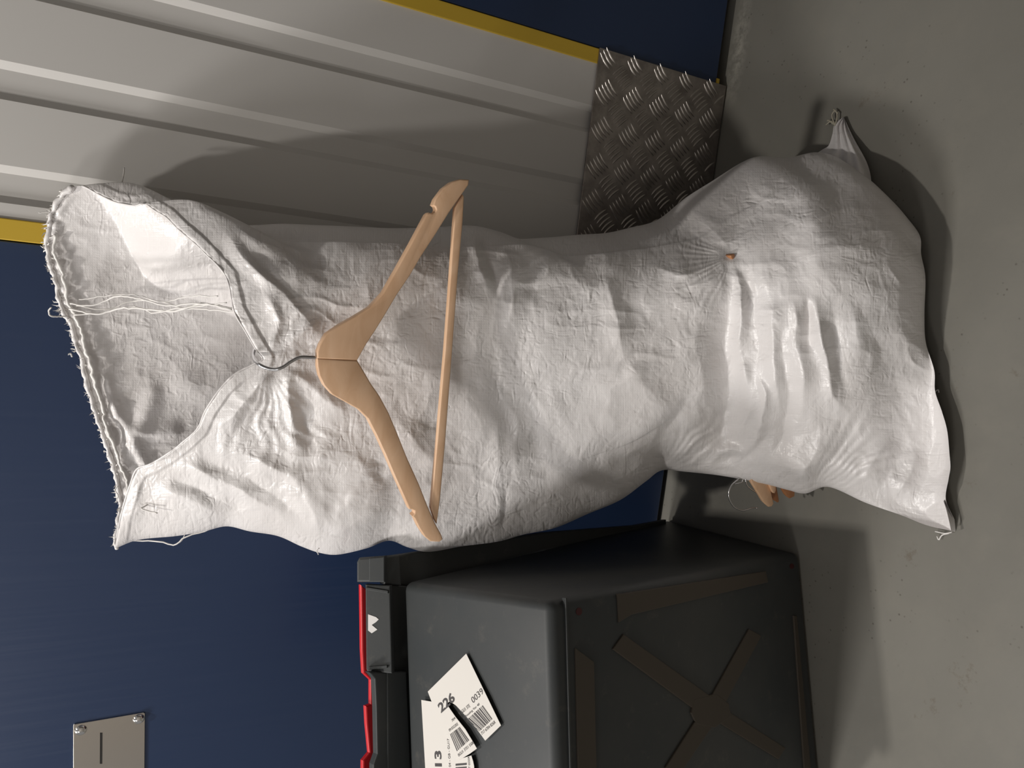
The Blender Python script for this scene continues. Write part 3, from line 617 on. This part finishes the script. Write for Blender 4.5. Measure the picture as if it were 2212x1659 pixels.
kr('block_rib', [(790, 1268), (838, 1276), (838, 1282), (790, 1274)], 0.003, 0.004, MAT['crate'], 0.0005, blk)
cnr = kr('corner_block', [(770, 1214), (775, 1205), (830, 1201), (831, 1258), (770, 1258)], 0.006, 0.016, MAT['crate'], 0.003)
kr('corner_strap', [(797, 1206), (830, 1203), (830, 1257), (797, 1257)], 0.009, 0.006, MAT['crate'], 0.001, cnr)
cr('corner_skirt', [(831, 1202), (864, 1198), (868, 1264), (831, 1262)], 0.040, 0.014, MAT['crate'], 0.002)
cr('crate_lid', [(780, 1263), (782, 1403), (785, 1454), (801, 1469), (801, 1521), (790, 1525), (792, 1565), (798, 1626), (784, 1643), (783, 1780), (820, 1780), (820, 1275), (791, 1272)], 0.012, 0.008, MAT['red'], 0.002)
kr('torn_sticker', [(795, 1327), (795, 1362), (803, 1368), (815, 1360), (803, 1350), (812, 1344), (818, 1338), (812, 1333)], 0.0006, 0.0008, MAT['paper_clean'], 0, blk)
# cross ribs of the crate base
cx0 = np.array([1540., 1534.])
def arm(p, q, wd):
    p, q = np.array(p, float), np.array(q, float); d = (q-p)/np.linalg.norm(q-p); n_ = np.array([-d[1], d[0]])*wd/2
    return [tuple(p-n_), tuple(q-n_*0.9), tuple(q+n_*0.9), tuple(p+n_)]
for q, wd in (((1336, 1386), 44), ((1632, 1366), 34), ((1452, 1668), 38), ((1690, 1628), 32)):
    cb('base_rib', arm(cx0-(np.array(q)-cx0)*0.02, q, wd), 0.0025, MAT['crate_rib'], 0.001)
hubq = [(1500, 1510), (1548, 1498), (1575, 1520), (1580, 1548), (1545, 1572), (1505, 1565), (1494, 1540)]
cb('base_rib', hubq, 0.0027, MAT['crate_rib'])
cb('base_rib', [(1244, 1400), (1284, 1430), (1292, 1780), (1252, 1780)], 0.0025, MAT['crate_rib'])
cb('base_rib', [(1335, 1284), (1655, 1234), (1660, 1258), (1365, 1328), (1338, 1345)], 0.0025, MAT['crate_rib'])
cb('base_rib', [(1715, 1330), (1722, 1330), (1752, 1660), (1738, 1660)], 0.0025, MAT['crate_rib'])
cb('base_lip', [(1222, 1292), (1226, 1291), (1240, 1780), (1235, 1780)], 0.003, MAT['crate'])
for q, r in (((1251, 1321), 6.5), ((1711, 1223), 4.5)):
    cb('drain_hole', [(q[0]+r*math.cos(t*math.pi/7), q[1]+1.3*r*math.sin(t*math.pi/7)) for t in range(14)], 0.0006, MAT['hole'], 0)

# labels stuck on the crate's upper side
tP = lambda q, off=0.0: on_plane(np.array([p[0] for p in q], float), np.array([p[1] for p in q], float), A_+tn*off, tn)
def sticker(name, q, off, mat=MAT['paper'], parent=crate, th_=0.0005): return prism(name, tP(q, off), -tn*th_, mat, parent)
lab2 = sticker('shipping_label', [(910, 1512), (934, 1516), (992, 1640), (1018, 1632), (1022, 1645), (1024, 1655), (1026, 1720), (922, 1720)], 0.0008)
lab1 = sticker('shipping_label', [(1007, 1412), (1082, 1567), (1048, 1600), (1041, 1590), (1020, 1562), (1000, 1540), (985, 1524), (972, 1515), (964, 1520), (985, 1550), (1005, 1575), (1022, 1603), (1030, 1617), (1015, 1628), (992, 1642), (932, 1515), (924, 1494)], 0.0016)
lab1['label'] = 'torn white routing label printed 226 0039'; lab2['label'] = 'white label printed 13 under the torn one'
def text_on(s_, org, b_end, uvec, height, parent, off, bold=False):
    cu = bpy.data.curves.new('t', 'FONT'); cu.body = s_; cu.resolution_u = 3; cu.offset = 0.03 if bold else 0.0; to = bpy.data.objects.new('t', cu); COL.objects.link(to)
    dg = bpy.context.evaluated_depsgraph_get(); me0 = bpy.data.meshes.new_from_object(to.evaluated_get(dg))
    bpy.data.objects.remove(to); bpy.data.curves.remove(cu)
    co_ = np.array([v.co[:] for v in me0.vertices]); x0, x1 = co_[:, 0].min(), co_[:, 0].max(); y0, y1 = co_[:, 1].min(), co_[:, 1].max()
    bvec = np.array(b_end, float)-np.array(org, float); un = np.array(uvec, float); un /= np.linalg.norm(un)
    px = np.array(org)[None]+((co_[:, 0]-x0)/(x1-x0))[:, None]*bvec+((co_[:, 1]-y0)/(y1-y0))[:, None]*un*height
    Q = tP(px, off); fs = [tuple(p.vertices) for p in me0.polygons]; bpy.data.meshes.remove(me0)
    o = link('printed_text', mesh(Q, fs), MAT['ink'], parent); return o
def barcode(q, n, parent, off, seed):
    rg = random.Random(seed); q = [np.array(p, float) for p in q]; vs = []; fs = []; t = 0.0
    while t < 1:
        wd = rg.choice((0.5, 0.5, 1, 1.5))/n; gp_ = rg.choice((0.5, 0.8, 1.2))/n; t2 = min(1, t+wd)
        for p in (q[0]+(q[1]-q[0])*t, q[0]+(q[1]-q[0])*t2, q[3]+(q[2]-q[3])*t2, q[3]+(q[2]-q[3])*t): vs.append(p)
        k = len(vs)-4; fs.append((k, k+1, k+2, k+3)); t = t2+gp_
    link('barcode', mesh(tP(vs, off), fs), MAT['ink'], parent)
U1 = (-75, -155); o1 = 0.0019
text_on('226', (953, 1541), (984, 1513), U1, 21, lab1, o1, True); text_on('0039', (1022, 1520), (1045, 1497), U1, 13, lab1, o1)
text_on('9 - GU1 3TE', (993, 1546), (1016, 1527), U1, 7.5, lab1, o1); text_on('0 Routing Ver 40', (1003, 1555), (1037, 1524), U1, 6.5, lab1, o1)
text_on('717 6704 826R', (1041, 1588), (1071, 1562), U1, 7, lab1, o1); text_on('0GU1 3TE1 550E', (991, 1635), (1024, 1606), U1, 6.5, lab1, o1)
text_on('09.032202', (971, 1581), (990, 1566), U1, 6, lab1, o1); text_on('704', (977, 1560), (984, 1553), U1, 5.5, lab1, o1)
barcode([(1007, 1556), (1043, 1523), (1064, 1553), (1036, 1580)], 26, lab1, o1, 3); barcode([(972, 1586), (993, 1570), (1014, 1599), (987, 1623)], 20, lab1, o1, 5)
U2 = (-1, -0.02); o2 = 0.0011
text_on('13', (954.5, 1656), (953, 1622), U2, 15, lab2, o2, True); text_on('04 - GB - GU17', (974, 1657), (970, 1596), U2, 4.5, lab2, o2); text_on('T 0550R', (1016, 1660), (1014, 1634), U2, 4, lab2, o2)
barcode([(984, 1650), (984, 1718), (1008, 1718), (1008, 1648)], 24, lab2, o2, 9)
